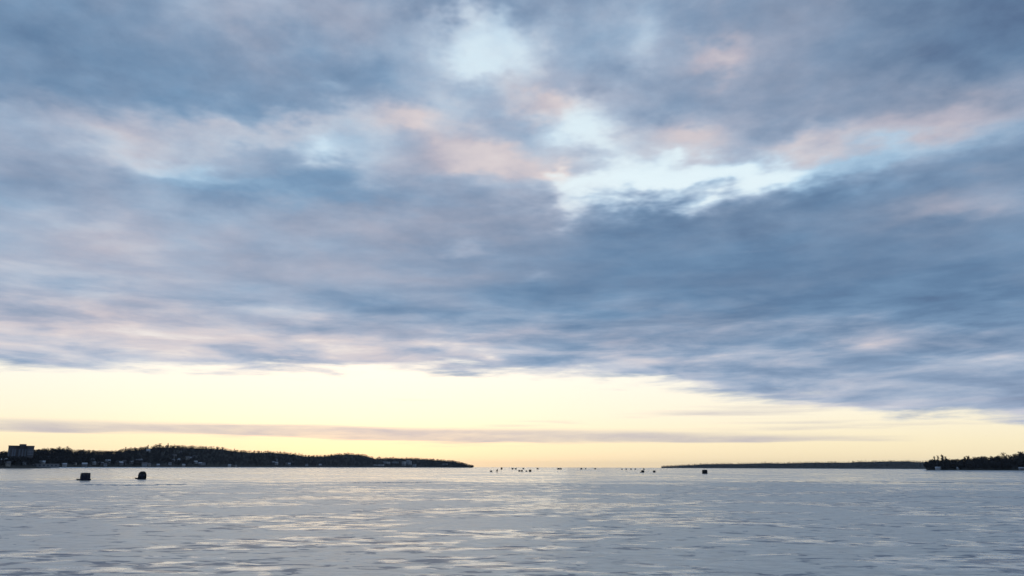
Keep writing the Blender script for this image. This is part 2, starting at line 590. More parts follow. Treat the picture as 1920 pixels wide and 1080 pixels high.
def tree_tris(h, kind, n, rs):
    """fuzzy little tree as loose triangles: returns (n*3,3) array, base at origin"""
    if kind == 0:      # round bare deciduous crown
        u = rs.random(n)
        ang = rs.random(n) * 2 * np.pi
        zz = 0.25 + 0.75 * u
        prof = np.sqrt(np.clip(1 - ((zz - 0.58) / 0.44) ** 2, 0.02, 1))
        rad = 0.36 * prof * np.sqrt(rs.random(n) * 0.8 + 0.2)
    else:              # conifer
        u = rs.random(n) ** 1.3
        ang = rs.random(n) * 2 * np.pi
        zz = 0.06 + 0.92 * u
        rad = 0.24 * (1.02 - zz) * (0.5 + 0.6 * rs.random(n))
    c = np.stack([rad * np.cos(ang), rad * np.sin(ang), zz], 1) * h
    off = (rs.random((n, 3, 3)) - 0.5) * (0.26 if kind == 0 else 0.20) * h
    off[:, :, 2] *= 0.8 if kind == 0 else 0.6
    t3 = c[:, None, :] + off
    # stem
    st = np.array([[[-.02, 0, 0], [.02, 0, 0], [0, 0, .75]], [[0, -.02, 0], [0, .02, 0], [0, 0, .75]]]) * h
    return np.concatenate([t3, st]).reshape(-1, 3)


def forest(name, label, land, n, h_lo, h_hi, conif, ntri, tmin=0.05, wmax=1.15, weight=None):
    rs = RNG
    protos = [[tree_tris(1.0, k, ntri, rs) for _ in range(10)] for k in (0, 1)]
    chunks = []
    cnt = 0
    while cnt < n:
        x = land.x0 + rs.random() * (land.x1 - land.x0)
        t_ = tmin + (wmax - tmin) * rs.random()
        if weight and rs.random() > weight(x):
            continue
        p = land.point(x, t_)
        _, zt = land.ground_h(x)
        h = min(h_lo + (h_hi - h_lo) * rs.random(), 0.85 * zt + 0.5)
        k = 1 if rs.random() < conif else 0
        a = rs.random() * 6.28
        tri = protos[k][rs.integers(10)] * h
        ca, sa = math.cos(a), math.sin(a)
        q = np.empty_like(tri)
        wd = 0.8 + 0.5 * rs.random()
        q[:, 0] = (tri[:, 0] * ca - tri[:, 1] * sa) * wd + p.x
        q[:, 1] = (tri[:, 0] * sa + tri[:, 1] * ca) * wd + p.y
        q[:, 2] = tri[:, 2] + p.z - 0.2
        chunks.append(q)
        cnt += 1
    V = np.concatenate(chunks).astype(np.float32)
    nt = len(V) // 3
    me = bpy.data.meshes.new(name)
    me.vertices.add(len(V))
    me.vertices.foreach_set('co', V.ravel())
    me.loops.add(nt * 3)
    me.loops.foreach_set('vertex_index', np.arange(nt * 3, dtype=np.int32))
    me.polygons.add(nt)
    me.polygons.foreach_set('loop_start', np.arange(0, nt * 3, 3, dtype=np.int32))
    me.polygons.foreach_set('loop_total', np.full(nt, 3, dtype=np.int32))
    me.update(calc_edges=True)
    o = mesh_obj(name, me, M_FOREST)
    tag(o, label, 'forest', kind='stuff')
    return o


# left shore with its long hill
LEFT = Land('wooded_hill', 'long dark wooded hill along the left shore', 
            shore=[(-260, 1000), (0, 1050), (60, 1100), (130, 1350), (300, 1750), (500, 2400), (700, 3100), (840, 3500), (888, 3620)],
            sky=[(-260, 850), (-100, 848), (0, 847), (15, 846), (62, 844), (75, 842), (95, 841), (125, 840), (135, 843), (190, 845), (215, 845), (228, 841), (250, 839),
                 (270, 837), (288, 834), (312, 834), (340, 835), (380, 836.5), (415, 838), (425, 841), (440, 843), (470, 845), (505, 845), (530, 847), (560, 850),
                 (572, 853), (605, 853), (625, 850), (655, 849), (680, 851), (700, 857), (704, 859), (709, 857), (740, 857), (785, 858), (820, 860.5), (850, 863),
                 (868, 867), (880, 871), (887, 873.5)],
            setback=[(-260, 420), (300, 480), (700, 420), (800, 300), (888, 40)], tree_h=7.0, x0=-260, x1=888, step=6)
forest('hillside_forest', 'dark leafless wood covering the long hill on the left shore', LEFT, 9500, 6.0, 9.5, 0.12, 34,
       weight=lambda x: 0.55 + 0.45 * (x > 0))

# far low shore on the right
FAR = Land('distant_shore', 'thin bluish far shore fading out right of centre',
           shore=[(1240, 7200), (1320, 6600), (1500, 6000), (1760, 5200), (1830, 5000)],
           sky=[(1240, 876.5), (1262, 875.5), (1275, 874), (1305, 873), (1322, 871.5), (1400, 871), (1440, 869.5), (1460, 870.5), (1520, 869), (1590, 869), (1612, 867.5), (1640, 867.5),
                (1665, 866.5), (1705, 866.5), (1712, 868), (1745, 868), (1830, 868)],
           setback=[(1240, 120), (1330, 300), (1830, 500)], tree_h=8.0, x0=1240, x1=1830, step=5, lift=13.0)
forest('distant_forest', 'dark wood along the thin far shore right of centre', FAR, 3600, 8, 14, 0.4, 22)

# near headland at the right edge
HEAD = Land('headland', 'dark wooded headland at the right edge of the bay',
            shore=[(1736, 1560), (1790, 1500), (1840, 1420), (1930, 1350), (2150, 1250)],
            sky=[(1736, 870), (1742, 864), (1750, 862), (1782, 862.5), (1800, 863), (1812, 860), (1835, 859), (1850, 857), (1900, 856), (1912, 851), (1922, 849), (1980, 846), (2150, 848)],
            setback=[(1736, 60), (1790, 160), (1930, 260), (2150, 300)], tree_h=9.0, x0=1736, x1=2150, step=5)
forest('headland_forest', 'dark mixed wood packed over the right headland', HEAD, 2400, 7, 12, 0.28, 42)

# snow banked along the shores
for nm, lab, land, xa, xb, w0, w1, zz in (
        ('snowy_shore', 'pale snow edge below the right headland', HEAD, 1728, 2150, -26, 6, 0.0),
        ('snowy_shore', 'thin snow edge along the foot of the left hill', LEFT, 95, 880, -14, 5, 0.0),
        ('snowy_shore', 'thin snow edge below the far right shore', FAR, 1262, 1760, -50, 10, 0.0)):
    bm = bmesh.new()
    pr = None
    k = 0
    for x in np.arange(xa, xb + 1, 4.0):
        d = interp(x, land.shore)
        j = random.uniform(0.3, 1.0)
        prof = [(w0 * j, 0.004), (w0 * 0.5 * j, 0.22 * j), (0, 0.5), (w1, 0.9)]
        row = [bm.verts.new(at_dist(x, d + a, b)) for a, b in prof]
        if pr:
            for i in range(len(prof) - 1):
                bm.faces.new((pr[i], row[i], row[i + 1], pr[i + 1]))
        pr = row
    o = bm_obj(nm, bm, M_SNOW, smooth=True)
    tag(o, lab, 'snow', kind='structure')


# ------------------------------------------------------------------ single trees on the skylines
def make_tree(px, py_top, land, t_, kind, label, width=1.0, sparse=1.0):
    p = land.point(px, t_)
    d = math.hypot(p.x, p.y)
    ztop = CAM_H + d * math.tan(azel(px, py_top)[1])
    h = max(4.0, ztop - p.z)
    root = empty({'broad': 'bare_tree', 'spire': 'conifer_tree', 'column': 'poplar_tree'}[kind], p, random.random() * 6)
    bm = bmesh.new()
    r0 = 0.022 * h
    tube(bm, [(0, 0, -0.4), (0.01 * h, 0, .3 * h), (-0.01 * h, 0.01 * h, .6 * h), (0, 0, .94 * h)], [r0, r0 * .75, r0 * .45, r0 * .1], 6)
    bm_obj('trunk', bm, M_BARK, root)
    bm = bmesh.new()
    tips = []
    nb = {'broad': 26, 'spire': 34, 'column': 26}[kind]
    for i in range(nb):
        z0 = random.uniform(.2, .88) * h
        a = random.random() * 6.283
        if kind == 'spire':
            L = 0.24 * (h - z0 * 0.98) * random.uniform(.7, 1.1) * width + .1
            dz_ = -0.15 * L
        elif kind == 'column':
            L = 0.13 * h * random.uniform(.6, 1.1) * width * (1 - abs(z0 / h - .55))
            dz_ = 1.3 * L
        else:
            L = 0.33 * h * random.uniform(.5, 1.1) * width * (1.1 - abs(z0 / h - .45))
            dz_ = 0.55 * L
        e1 = Vector((math.cos(a) * L, math.sin(a) * L, z0 + min(dz_, h * .98 - z0)))
        tube(bm, [(0, 0, z0), Vector((0, 0, z0)).lerp(e1, .5) + Vector((0, 0, .06 * L)), e1], [r0 * .3, r0 * .2, r0 * .05], 4)
        tips.append((Vector((0, 0, z0)), e1, L))
    tag(bm_obj('limbs', bm, M_BARK, root), kind='stuff')
    bm = bmesh.new()
    for i in range(int(620 * sparse)):
        b, e1, L = random.choice(tips)
        c = b.lerp(e1, random.uniform(.25, 1.08)) + Vector([random.gauss(0, .035 * h * (0.6 if kind != 'broad' else 1)) for _ in range(3)])
        c.z = min(c.z, h * 0.99)
        s = h * random.uniform(.012, .034)
        vs_ = [bm.verts.new(c + Vector([random.gauss(0, s) for _ in range(3)])) for _ in range(3)]
        bm.faces.new(vs_)
    tag(bm_obj('crown', bm, M_CONIFER if kind == 'spire' else M_TWIG, root), kind='stuff')
    tag(root, label, 'tree', 'single trees on the skyline')
    return root


for a in [
    (1747, 861, .3, 'spire', 'short dark conifer at the left end of the right headland', 1.2, 1),
    (1754, 853, .45, 'spire', 'leftmost tall dark spire tree on the right headland', .9, 1),
    (1760.5, 853.5, .5, 'column', 'thin pale poplar second from left on the right headland', .7, .5),
    (1769, 852, .5, 'column', 'tallest narrow poplar of the trio on the right headland', 1., .9),
    (1775, 854, .45, 'spire', 'dark spire tree right beside the tallest narrow poplar', 1.1, 1),
    (1789, 860, .5, 'broad', 'low rounded bare tree right of the spire trees', .8, 1),
    (1804, 860, .5, 'spire', 'small pointed tree in the dip of the right headland', 1., 1),
    (1811, 855.5, .5, 'column', 'brownish tree left of the twin tops mid headland', 1.2, .8),
    (1817, 855, .5, 'column', 'brownish tree right of the twin tops mid headland', 1.3, .8),
    (1830, 856, .6, 'broad', 'wide dark tree starting the higher headland ridge', 1., 1),
    (1848, 854, .6, 'broad', 'reddish bare tree mid way along the headland ridge', .8, .9),
    (1862, 854.5, .6, 'broad', 'broad bare tree left of the airy pale crown', .8, 1),
    (1874, 853, .55, 'spire', 'dark pointed tree just left of the airy pale crown', 1., 1),
    (1886, 848, .6, 'broad', 'tall airy see through bare crown near the right edge', 1.2, .55),
    (1906, 850, .7, 'broad', 'dense dark tree before the rise at the right edge', .9, 1.2),
    (1917, 847, .7, 'broad', 'tallest dense dark tree at the right edge', 1.2, 1.4),
    (107, 837, 1., 'broad', 'rounded tree on the skyline right of the apartment block', 1.2, 1.2),
    (122, 837, 1., 'broad', 'last tree of the raised clump right of the apartment block', 1., 1.2),
    (232, 837, 1., 'spire', 'pointed skyline tree where the left hill begins to rise', 1.2, 1.2),
    (274, 833, 1., 'spire', 'small pointed tree left of the hill summit', 1.1, 1.2),
    (296, 831, 1., 'broad', 'bushy tree on the hill summit', 1.3, 1.3),
    (311, 830, 1., 'spire', 'pointed tree crowning the hill summit', 1.1, 1.3),
    (437, 840, 1., 'spire', 'lone tree top on the shoulder right of the summit', 1.2, 1.2),
    (651, 847, 1., 'spire', 'tree top on the second rise of the left hill', 1.3, 1.2),
    (710, 854, 1., 'spire', 'tree top right of the notch in the left hill', 1.3, 1.2),
]:
    land = HEAD if a[0] > 1700 else LEFT
    make_tree(a[0], a[1], land, a[2], a[3], a[4], a[5], a[6])

# ================================================================== buildings
M_W = [simple_mat('house_wall_%s' % n, c, .8, .12, .4) for n, c in
       (('white', (.34, .35, .37)), ('cream', (.26, .25, .23)), ('grey', (.15, .16, .18)), ('pale_blue', (.25, .28, .32)), ('tan', (.34, .28, .22)))]
M_ROOF = [simple_mat('roof_shingle', (.10, .10, .11), .9, .3, 1.), simple_mat('roof_snow', (.30, .33, .38), .9, .1, 1.)]
M_GLASS = simple_mat('window_glass', (.04, .05, .07), .1, .1, 1., .5)
M_DOOR = simple_mat('door_paint', (.12, .08, .06), .6, .2, 1.)


def gable_house(wm, rm):
    """8 x 7 m house, front along -y"""
    root = empty('house')
    bm = bmesh.new()
    v_ = [bm.verts.new(p) for p in ((-4, -3.5, -1.5), (4, -3.5, -1.5), (4, 3.5, -1.5), (-4, 3.5, -1.5), (-4, -3.5, 4.6), (4, -3.5, 4.6), (4, 3.5, 4.6), (-4, 3.5, 4.6), (-4, 0, 7.2), (4, 0, 7.2))]
    for f in ((0, 1, 5, 4), (2, 3, 7, 6), (1, 2, 6, 9, 5), (3, 0, 4, 8, 7)):
        bm.faces.new([v_[i] for i in f])
    bm_obj('wall', bm, wm, root)
    bm = bmesh.new()
    for s in (-1, 1):
        q = [(-4.4, s * 4.0, 4.3), (4.4, s * 4.0, 4.3), (4.4, 0, 7.3), (-4.4, 0, 7.3)]
        a = [bm.verts.new(p) for p in q]
        b = [bm.verts.new((p[0], p[1], p[2] + .25)) for p in q]
        bm.faces.new(a)
        bm.faces.new(b)
        for i in range(4):
            bm.faces.new((a[i], a[(i + 1) % 4], b[(i + 1) % 4], b[i]))
    bm_obj('roof', bm, rm, root)
    for x, z in ((-2.4, 1.2), (2.4, 1.2), (-2.4, 3.3), (0, 3.3), (2.4, 3.3)):
        bx('window', (x - .55, x + .55, -3.56, -3.49, z - .6, z + .6), M_GLASS, root)
    bx('door', (-.5, .5, -3.57, -3.49, 0, 2.1), M_DOOR, root)
    bx('chimney', (1.8, 2.5, .8, 1.5, 5.8, 8.0), M_W[4], root)
    return root


def flat_block(wm):
    """12 x 10 m three-storey flat-roofed block"""
    root = empty('shore_block')
    bx('wall', (-6, 6, -5, 5, -1.5, 9.4), wm, root)
    bx('roof', (-6.3, 6.3, -5.3, 5.3, 9.4, 9.8), M_ROOF[0], root)
    for z in (1.6, 4.6, 7.6):
        for x in (-4.2, -1.4, 1.4, 4.2):
            bx('window', (x - .8, x + .8, -5.06, -4.98, z - .7, z + .7), M_GLASS, root)
    return root


house_protos = [gable_house(M_W[i], M_ROOF[j]) for i, j in ((0, 1), (1, 0), (2, 1), (3, 0))]
block_protos = [flat_block(M_W[i]) for i in (0, 3)]
used_p = set()


def place_building(proto, px, land, t_, s, label, cat, group, dz_=0.0):
    p = land.point(px, t_)
    o = proto if proto.name not in used_p else copy_tree(proto)
    used_p.add(proto.name)
    used_p.add(o.name)
    o.location = p + Vector((0, 0, dz_))
    a = math.atan2(p.x, p.y)
    o.rotation_euler = (0, 0, -a + random.uniform(-.5, .5))
    o.scale = s if isinstance(s, tuple) else (s, s, s)
    tag(o, label, cat, group)
    return o


G1 = 'small pale houses in the trees along the left shore'


def t_for_y(land, px, py):
    """position up the slope whose ground shows at photo row py"""
    best, bt = 1e9, .1
    for k in range(1, 40):
        t_ = k / 40.0
        p = land.point(px, t_)
        e = math.atan2(p.z + 4 - CAM_H, math.hypot(p.x, p.y))
        d_ = abs(e - azel(px, py)[1])
        if d_ < best:
            best, bt = d_, t_
    return bt


clusters = [
    ('of those below the apartment block', [(6, 864), (14, 869), (28, 861), (44, 866), (78, 868), (92, 871)]),
    ('of those above the boxy shelter', [(88, 858), (104, 860), (120, 871), (140, 868), (158, 873)]),
    ('of those between the two near shelters', [(172, 862), (176, 867), (183, 868), (191, 868), (197, 870), (201, 867), (221, 867), (226, 869), (232, 867)]),
    ('of those above the round topped shelter', [(246, 866), (258, 865), (262, 864), (270, 871), (278, 870), (275, 846)]),
    ('of those on the slope below the summit', [(296, 872), (318, 870), (324, 862), (325, 856), (334, 863), (336, 848), (350, 859), (344, 872), (356, 858), (362, 855), (367, 855), (375, 870), (382, 870), (366, 867)]),
    ('of those midway along the left hill', [(430, 873), (442, 874), (512, 867), (517, 862), (518, 869), (538, 869), (542, 871), (575, 872), (600, 872)]),
]
gi = 0
ORD = ['leftmost', 'second from left', 'third from left', 'fourth from left', 'fifth from left', 'sixth from left', 'seventh from left', 'eighth from left',
       'ninth from left', 'tenth from left', 'eleventh from left', 'twelfth from left', 'thirteenth from left', 'rightmost']
LOOK = ['whitish house', 'cream house', 'grey house', 'bluish house']
for where, spots in clusters:
    spots = sorted(spots)
    for k, (x, y) in enumerate(spots):
        lab = 'small %s, %s %s' % (LOOK[gi % 4], 'rightmost' if k == len(spots) - 1 else ORD[k], where)
        t_ = t_for_y(LEFT, x, y)
        s = random.uniform(.45, .75) * (1.0 if x < 200 else 1.3)
        place_building(house_protos[gi % 4], x, LEFT, t_, (s * random.uniform(.8, 1.3), s, s), lab, 'house', G1, 1.5)
        gi += 1
# white waterfront blocks near the point
for i, (x, y, sc, lab) in enumerate([
    (710, 872, (2.6, 1, .55), 'long low pale waterfront building left in the group near the point'),
    (722, 868, (1.2, 1, .8), 'white block up the slope left in the group near the point'),
    (728, 870, (.7, 1, 1.0), 'narrow white block third in the group near the point'),
    (741, 868, (1.7, 1, .7), 'wide white block in the middle of the group near the point'),
    (757, 871, (.8, 1, 1.35), 'left of three tall white blocks near the point'),
    (765, 870, (.9, 1, 1.6), 'middle of three tall white blocks near the point'),
    (769, 871, (.6, 1, 1.4), 'right of three tall white blocks near the point'),
    (777, 873, (.8, 1, .7), 'small white block ending the group near the point'),
    (834, 871, (1.6, 1, .6), 'single pale building near the tip of the left point')]):
    place_building(block_protos[i % 2], x, LEFT, max(.05, t_for_y(LEFT, x, y)), tuple(1.25 * q for q in sc), lab, 'building', None, 0.8)

for (x, y, s, lab) in ((1759, 877, (1.0, .8, .55), 'pale roofed house under the spire trees on the right headland'),
                       (1796, 879, .45, 'tiny pale hut on the snow edge of the right headland')):
    o = place_building(house_protos[0], x, HEAD, .06, s, lab, 'house', None, .5)
# boathouse at the right edge
bh = empty('boathouse', HEAD.point(1917, .05) + Vector((0, 0, .5)), -azel(1917, 876)[0])
bx('wall', (-5, 9, -3, 3, -.5, 2.4), M_W[2], bh)
bm = bmesh.new()
box(bm, -5.5, 9.5, -3.6, 3.6, 2.4, 3.6, .9)
bm_obj('roof', bm, M_ROOF[1], bh)
bx('door', (-3, 1.5, -3.06, -2.98, -.2, 2.0), M_GLASS, bh)
bx('window', (4, 6, -3.06, -2.98, .8, 1.8), M_GLASS, bh)
tag(bh, 'long low snow roofed boathouse cut by the right edge', 'boathouse')

# ---- apartment block on the left
M_APT = simple_mat('apartment_brick', (.07, .065, .07), .85, .15, .2)
M_APT2 = simple_mat('apartment_concrete', (.11, .125, .16), .8, .1, .2)
ad = 1230.0
ab = empty('apartment_block', at_dist(35.0, ad, 0), -azel(38.5, 860)[0])


def ah(py):
    return CAM_H + ad * math.tan(azel(38.5, py)[1])


pxm = ad / F * 1.0
def ax(px):
    return (px - 38.5) * pxm * math.cos(azel(38.5, 860)[0]) ** 2


zt, zb = ah(837), 4.0
bx('wall', (ax(15), ax(30), -1, 14, zb, zt), M_APT, ab)
bx('wall', (ax(30), ax(50), 1.5, 14, zb, zt), M_APT, ab)
bx('wall', (ax(50), ax(62.5), -1, 14, zb, zt), M_APT, ab)
bx('pale_facade', (ax(50.6), ax(62), -1.25, -1.0, ah(853), ah(843)), M_APT2, ab)
bx('parapet', (ax(14.4), ax(63), -1.6, 14.5, zt, zt + 1.0), M_APT, ab)
bx('penthouse', (ax(34.5), ax(47.5), 3, 11, zt + 1.0, ah(832.5)), M_APT, ab)
for px in (16.5, 24, 28, 36, 42, 47.5):
    yy = 1.5 if 30 < px < 50 else -1
    bx('balcony_column', (ax(px) - .9, ax(px) + .9, yy - 1.2, yy - .003, ah(856), ah(842)), M_APT2, ab)
fl = (zt - 8) / 9.0
for k in range(9):
    z = 9 + k * fl
    for px in (19, 21.5, 33, 39, 44.8, 52.5, 55.5, 58.5, 61):
        yy = 1.5 if 30 < px < 50 else -1
        if px > 50 and z > ah(853.5) and z < ah(842):
            yy = -1.25
        bx('window', (ax(px) - .7, ax(px) + .7, yy - .06, yy + .02, z, z + fl * .5), M_GLASS, ab)
tag(ab, 'dark slab apartment block with rooftop penthouse on the far left skyline', 'apartment block')

# long low building on the shore below it
lb = empty('waterfront_building', LEFT.point(74, .03), -azel(74, 870)[0])
bx('wall', (-20, 21, -4, 4, -.5, 4.2), M_W[2], lb)
bx('roof', (-20.5, 21.5, -4.5, 4.5, 4.2, 4.7), M_ROOF[0], lb)
for k in range(9):
    bx('window', (-18 + k * 4.3, -16 + k * 4.3, -4.06, -3.98, 1.4, 3.2), M_GLASS, lb)
tag(lb, 'long low grey building on the shore right below the apartment block', 'building')

# ================================================================== fishing shelters on the ice
M_NAVY = simple_mat('shelter_navy_cloth', (.012, .014, .030), .75, .3, 4., .2, .1)
M_BLACK = simple_mat('shelter_black_cloth', (.008, .009, .010), .75, .3, 4., .2, .1)
M_HAZED = simple_mat('shelter_hazed_brown_cloth', (.24, .19, .15), .8, .3, 4., .2)  # brown cloth with the paling of distance haze painted into its colour
M_POLE = simple_mat('shelter_pole', (.05, .05, .055), .4, .1, 5., .5)
M_CLEAR = simple_mat('shelter_window_film', (.03, .035, .045), .15, .1, 3., .5)
M_SLED = simple_mat('sled_plastic', (.010, .011, .013), .5, .2, 4., .4)
M_ROPE = simple_mat('rope', (.12, .10, .06), .8, .2, 9.)
M_COAT = simple_mat('dark_coat', (.014, .014, .017), .85, .3, 9., .1)


def cube_shelter(mat, wx=1.0, wy=1.0, h=1.95, detail=True):
    """pop-up cube shelter: four bulged wall panels with hubs, peaked roof, skirt, windows, door"""
    root = empty('ice_fishing_shelter')

    def pt(sx, sz, face):
        # bulge outward towards the hub in the middle of each panel
        b = 0.13 * (1 - abs(sx)) * (1 - abs(sz))
        tp = 1 - 0.06 * (sz * .5 + .5)
        u, v_ = sx * tp, h * (sz * .5 + .5)
        o_ = 1 * tp + b
        if face == 0:
            return (u * wx, -o_ * wy, v_)
        if face == 1:
            return (o_ * wx, u * wy, v_)
        if face == 2:
            return (-u * wx, o_ * wy, v_)
        return (-o_ * wx, -u * wy, v_)
    G = 6
    for f in range(4):
        bm = bmesh.new()
        grid = [[bm.verts.new(pt(-1 + 2 * i / G, -1 + 2 * j / G, f)) for i in range(G + 1)] for j in range(G + 1)]
        for j in range(G):
            for i in range(G):
                bm.faces.new((grid[j][i], grid[j][i + 1], grid[j + 1][i + 1], grid[j + 1][i]))
        pn = bm_obj('wall_panel', bm, mat, root, True)
        if detail:
            bm = bmesh.new()
            c = Vector(pt(0, 0, f))
            bmesh.ops.create_icosphere(bm, subdivisions=1, radius=.05, matrix=Matrix.Translation(c))
            bm_obj('hub', bm, M_POLE, pn)
    bm = bmesh.new()
    tp = .94
    c = [bm.verts.new((sx * tp * wx, sy * tp * wy, h + .002)) for sx, sy in ((-1, -1), (1, -1), (1, 1), (-1, 1))]
    mids = [bm.verts.new((sx * tp * wx, sy * tp * wy, h + .03)) for sx, sy in ((0, -1), (1, 0), (0, 1), (-1, 0))]
    top = bm.verts.new((0, 0, h + .13))
    for i in range(4):
        bm.faces.new((c[i], mids[i], top))
        bm.faces.new((mids[i], c[(i + 1) % 4], top))
    bm_obj('roof', bm, mat, root)
    if detail:
        bm = bmesh.new()
        ring0 = [(-1, -1), (1, -1), (1, 1), (-1, 1)]
        a = [bm.verts.new((x * 1.005 * wx, y * 1.005 * wy, .12)) for x, y in ring0]
        b = [bm.verts.new((x * 1.14 * wx, y * 1.14 * wy, .012)) for x, y in ring0]
        for i in range(4):
            bm.faces.new((a[i], a[(i + 1) % 4], b[(i + 1) % 4], b[i]))
        bm_obj('skirt', bm, mat, root)
        for sx in (-1, 1):
            bx('window', (sx * .5 * wx - .17, sx * .5 * wx + .17, -1.10 * wy, -1.06 * wy, 1.25, 1.55), M_CLEAR, root)
        bm = bmesh.new()
        tube(bm, [(-.35 * wx, -1.12 * wy, .1), (-.37 * wx, -1.13 * wy, .9), (-.25 * wx, -1.10 * wy, 1.55), (0, -1.09 * wy, 1.72),
                  (.25 * wx, -1.10 * wy, 1.55), (.37 * wx, -1.13 * wy, .9), (.35 * wx, -1.12 * wy, .1)], .018, 5)
        bm_obj('door_zip', bm, M_POLE, root)
        for sx in (-1, 1):
            for sy in (-1, 1):
                bm = bmesh.new()
                tube(bm, [(sx * wx, sy * wy, .02), (sx * 1.01 * wx, sy * 1.01 * wy, h * .5), (sx * .945 * wx, sy * .945 * wy, h)], .022, 5)
                bm_obj('corner_pole', bm, M_POLE, root)
    return root


def dome_shelter(mat):
    """flip-over shelter: rounded hooped canopy standing on its sled base"""
    root = empty('ice_fishing_shelter')
    bm = bmesh.new()
    NY, NA = 8, 16
    rows = []
    for j in range(NY + 1):
        v_ = -1 + 2 * j / NY
        k = (1 - abs(v_) ** 3.2 * .30)
        row = []
        for i in range(NA + 1):
            a = math.pi * i / NA
            ca, sa = math.cos(a), math.sin(a)
            x = math.copysign(abs(ca) ** .55, ca) * .98 * (0.94 + .10 * sa * (1 - sa) * 2)
            z = abs(sa) ** .62 * 1.95 * k + .08
            row.append(bm.verts.new((x, v_ * .95, z)))
        rows.append(row)
    for a, b in zip(rows[:-1], rows[1:]):
        for i in range(NA):
            bm.faces.new((a[i], a[i + 1], b[i + 1], b[i]))
    for row in (rows[0], rows[-1]):
        bm.faces.new(row)
    bm_obj('canopy', bm, mat, root, True)
    for v_ in (-.6, 0, .6):
        bm = bmesh.new()
        k = (1 - abs(v_) ** 3.2 * .30)
        pts_ = []
        for i in range(NA + 1):
            a = math.pi * i / NA
            ca, sa = math.cos(a), math.sin(a)
            pts_.append((math.copysign(abs(ca) ** .55, ca) * .995 * (0.94 + .10 * sa * (1 - sa) * 2), v_ * .95, abs(sa) ** .62 * 1.965 * k + .08))
        tube(bm, pts_, .02, 5)
        bm_obj('hoop', bm, M_POLE, root)
    bx('base', (-1.02, 1.02, -1.0, 1.0, .0, .14), M_SLED, root, bevel=.03)
    for sx in (-1, 1):
        bx('window', (sx * .45 - .18, sx * .45 + .18, -.975, -.955, 1.0, 1.3), M_CLEAR, root)
    bx('door', (-.22, .22, -.972, -.957, .15, 1.3), M_NAVY, root)
    return root


def sled(label, loc, rz, L=1.25, load=True):
    root = empty('sled', loc, rz)
    bm = bmesh.new()
    prof = [(-.5, .30), (-.42, .06), (.34, .05), (.46, .16), (.54, .36)]
    a = [bm.verts.new((x * L, -.3, z)) for x, z in prof]
    b = [bm.verts.new((x * L, .3, z)) for x, z in prof]
    for i in range(len(prof) - 1):
        bm.faces.new((a[i], a[i + 1], b[i + 1], b[i]))
    for sd, y in ((a, -.34), (b, .34)):
        up = [bm.verts.new((x * L * 1.03, y, max(.30, z + .02))) for x, z in prof]
        for i in range(len(prof) - 1):
            bm.faces.new((sd[i], sd[i + 1], up[i + 1], up[i]))
    bm_obj('tub', bm, M_SLED, root)
    for y in (-.2, .2):
        bx('runner', (-.42 * L, .36 * L, y - .03, y + .03, .0, .055), M_SLED, root)
    bm = bmesh.new()
    tube(bm, [(.52 * L, -.25, .34), (.75 * L, -.05, .08), (.95 * L, .1, .02), (.72 * L, .08, .08), (.52 * L, .25, .34)], .012, 4)
    bm_obj('tow_rope', bm, M_ROPE, root)
    tag(root, label, 'sled', 'sleds beside the near shelters')
    return root


def bucket(label, loc):
    root = empty('bucket', loc)
    bm = bmesh.new()
    bmesh.ops.create_cone(bm, cap_ends=True, segments=16, radius1=.13, radius2=.155, depth=.37, matrix=Matrix.Translation((0, 0, .185)))
    bm_obj('pail', bm, M_SLED, root)
    bm = bmesh.new()
    tube(bm, [(-.155, 0, .35), (-.1, 0, .47), (0, 0, .52), (.1, 0, .47), (.155, 0, .35)], .006, 4)
    bm_obj('handle', bm, M_POLE, root)
    tag(root, label, 'bucket')


def dist_for(py_base, px):
    """ground distance of a thing whose foot shows at photo row py_base"""
    e = azel(px, py_base)[1]
    return CAM_H / math.tan(-e)


def on_ice(px, py):
    return at_dist(px, dist_for(py, px), 0.004)


def face(p):
    return -math.atan2(p.x, p.y)


def per_px(p):
    """metres per photo pixel at p, across and up, for something facing the camera"""
    c = p.y / p.length
    return p.length / F * c * c, p.length / F * c


p = on_ice(162, 901)
WP, HP = per_px(p)
s1 = cube_shelter(M_NAVY, 18.5 * WP / 2.2, .95, 13.2 * HP)
s1.location = p
s1.rotation_euler = (0, 0, face(p) + .1)
tag(s1, 'dark navy boxy cube shelter, leftmost on the ice', 'fishing shelter', 'fishing shelters on the ice')
sled('low dark sled at the left foot of the boxy navy shelter', on_ice(150.5, 900.6), face(p) + 2.6, .8)
bucket('small dark bucket at the right foot of the boxy navy shelter', on_ice(172.0, 900.8))

p = on_ice(268.5, 899)
WP, HP = per_px(p)
s2 = dome_shelter(M_BLACK)
s2.location = p
s2.scale = (15.5 * WP / 2.0, .9, 14.4 * HP / 2.05)
s2.rotation_euler = (0, 0, face(p) - .08)
tag(s2, 'black round topped shelter, second from left on the ice', 'fishing shelter', 'fishing shelters on the ice')
sled('dark flat sled lying left of the round topped shelter', on_ice(260, 898), face(p) + 3.0, 1.35)

p = on_ice(1321, 888.3)
WP, HP = per_px(p)
s3 = cube_shelter(M_BLACK, 10.2 * WP / 2.2, 1.2, 6.9 * HP)
s3.location = p
s3.rotation_euler = (0, 0, face(p))
tag(s3, 'black box shelter standing out before the far right shore', 'fishing shelter', 'fishing shelters on the ice')

far_c = cube_shelter(M_BLACK, 1, 1, 1.9, False)
far_b = cube_shelter(M_HAZED, 1, 1, 1.9, False)
first = {far_c.name: True, far_b.name: True}


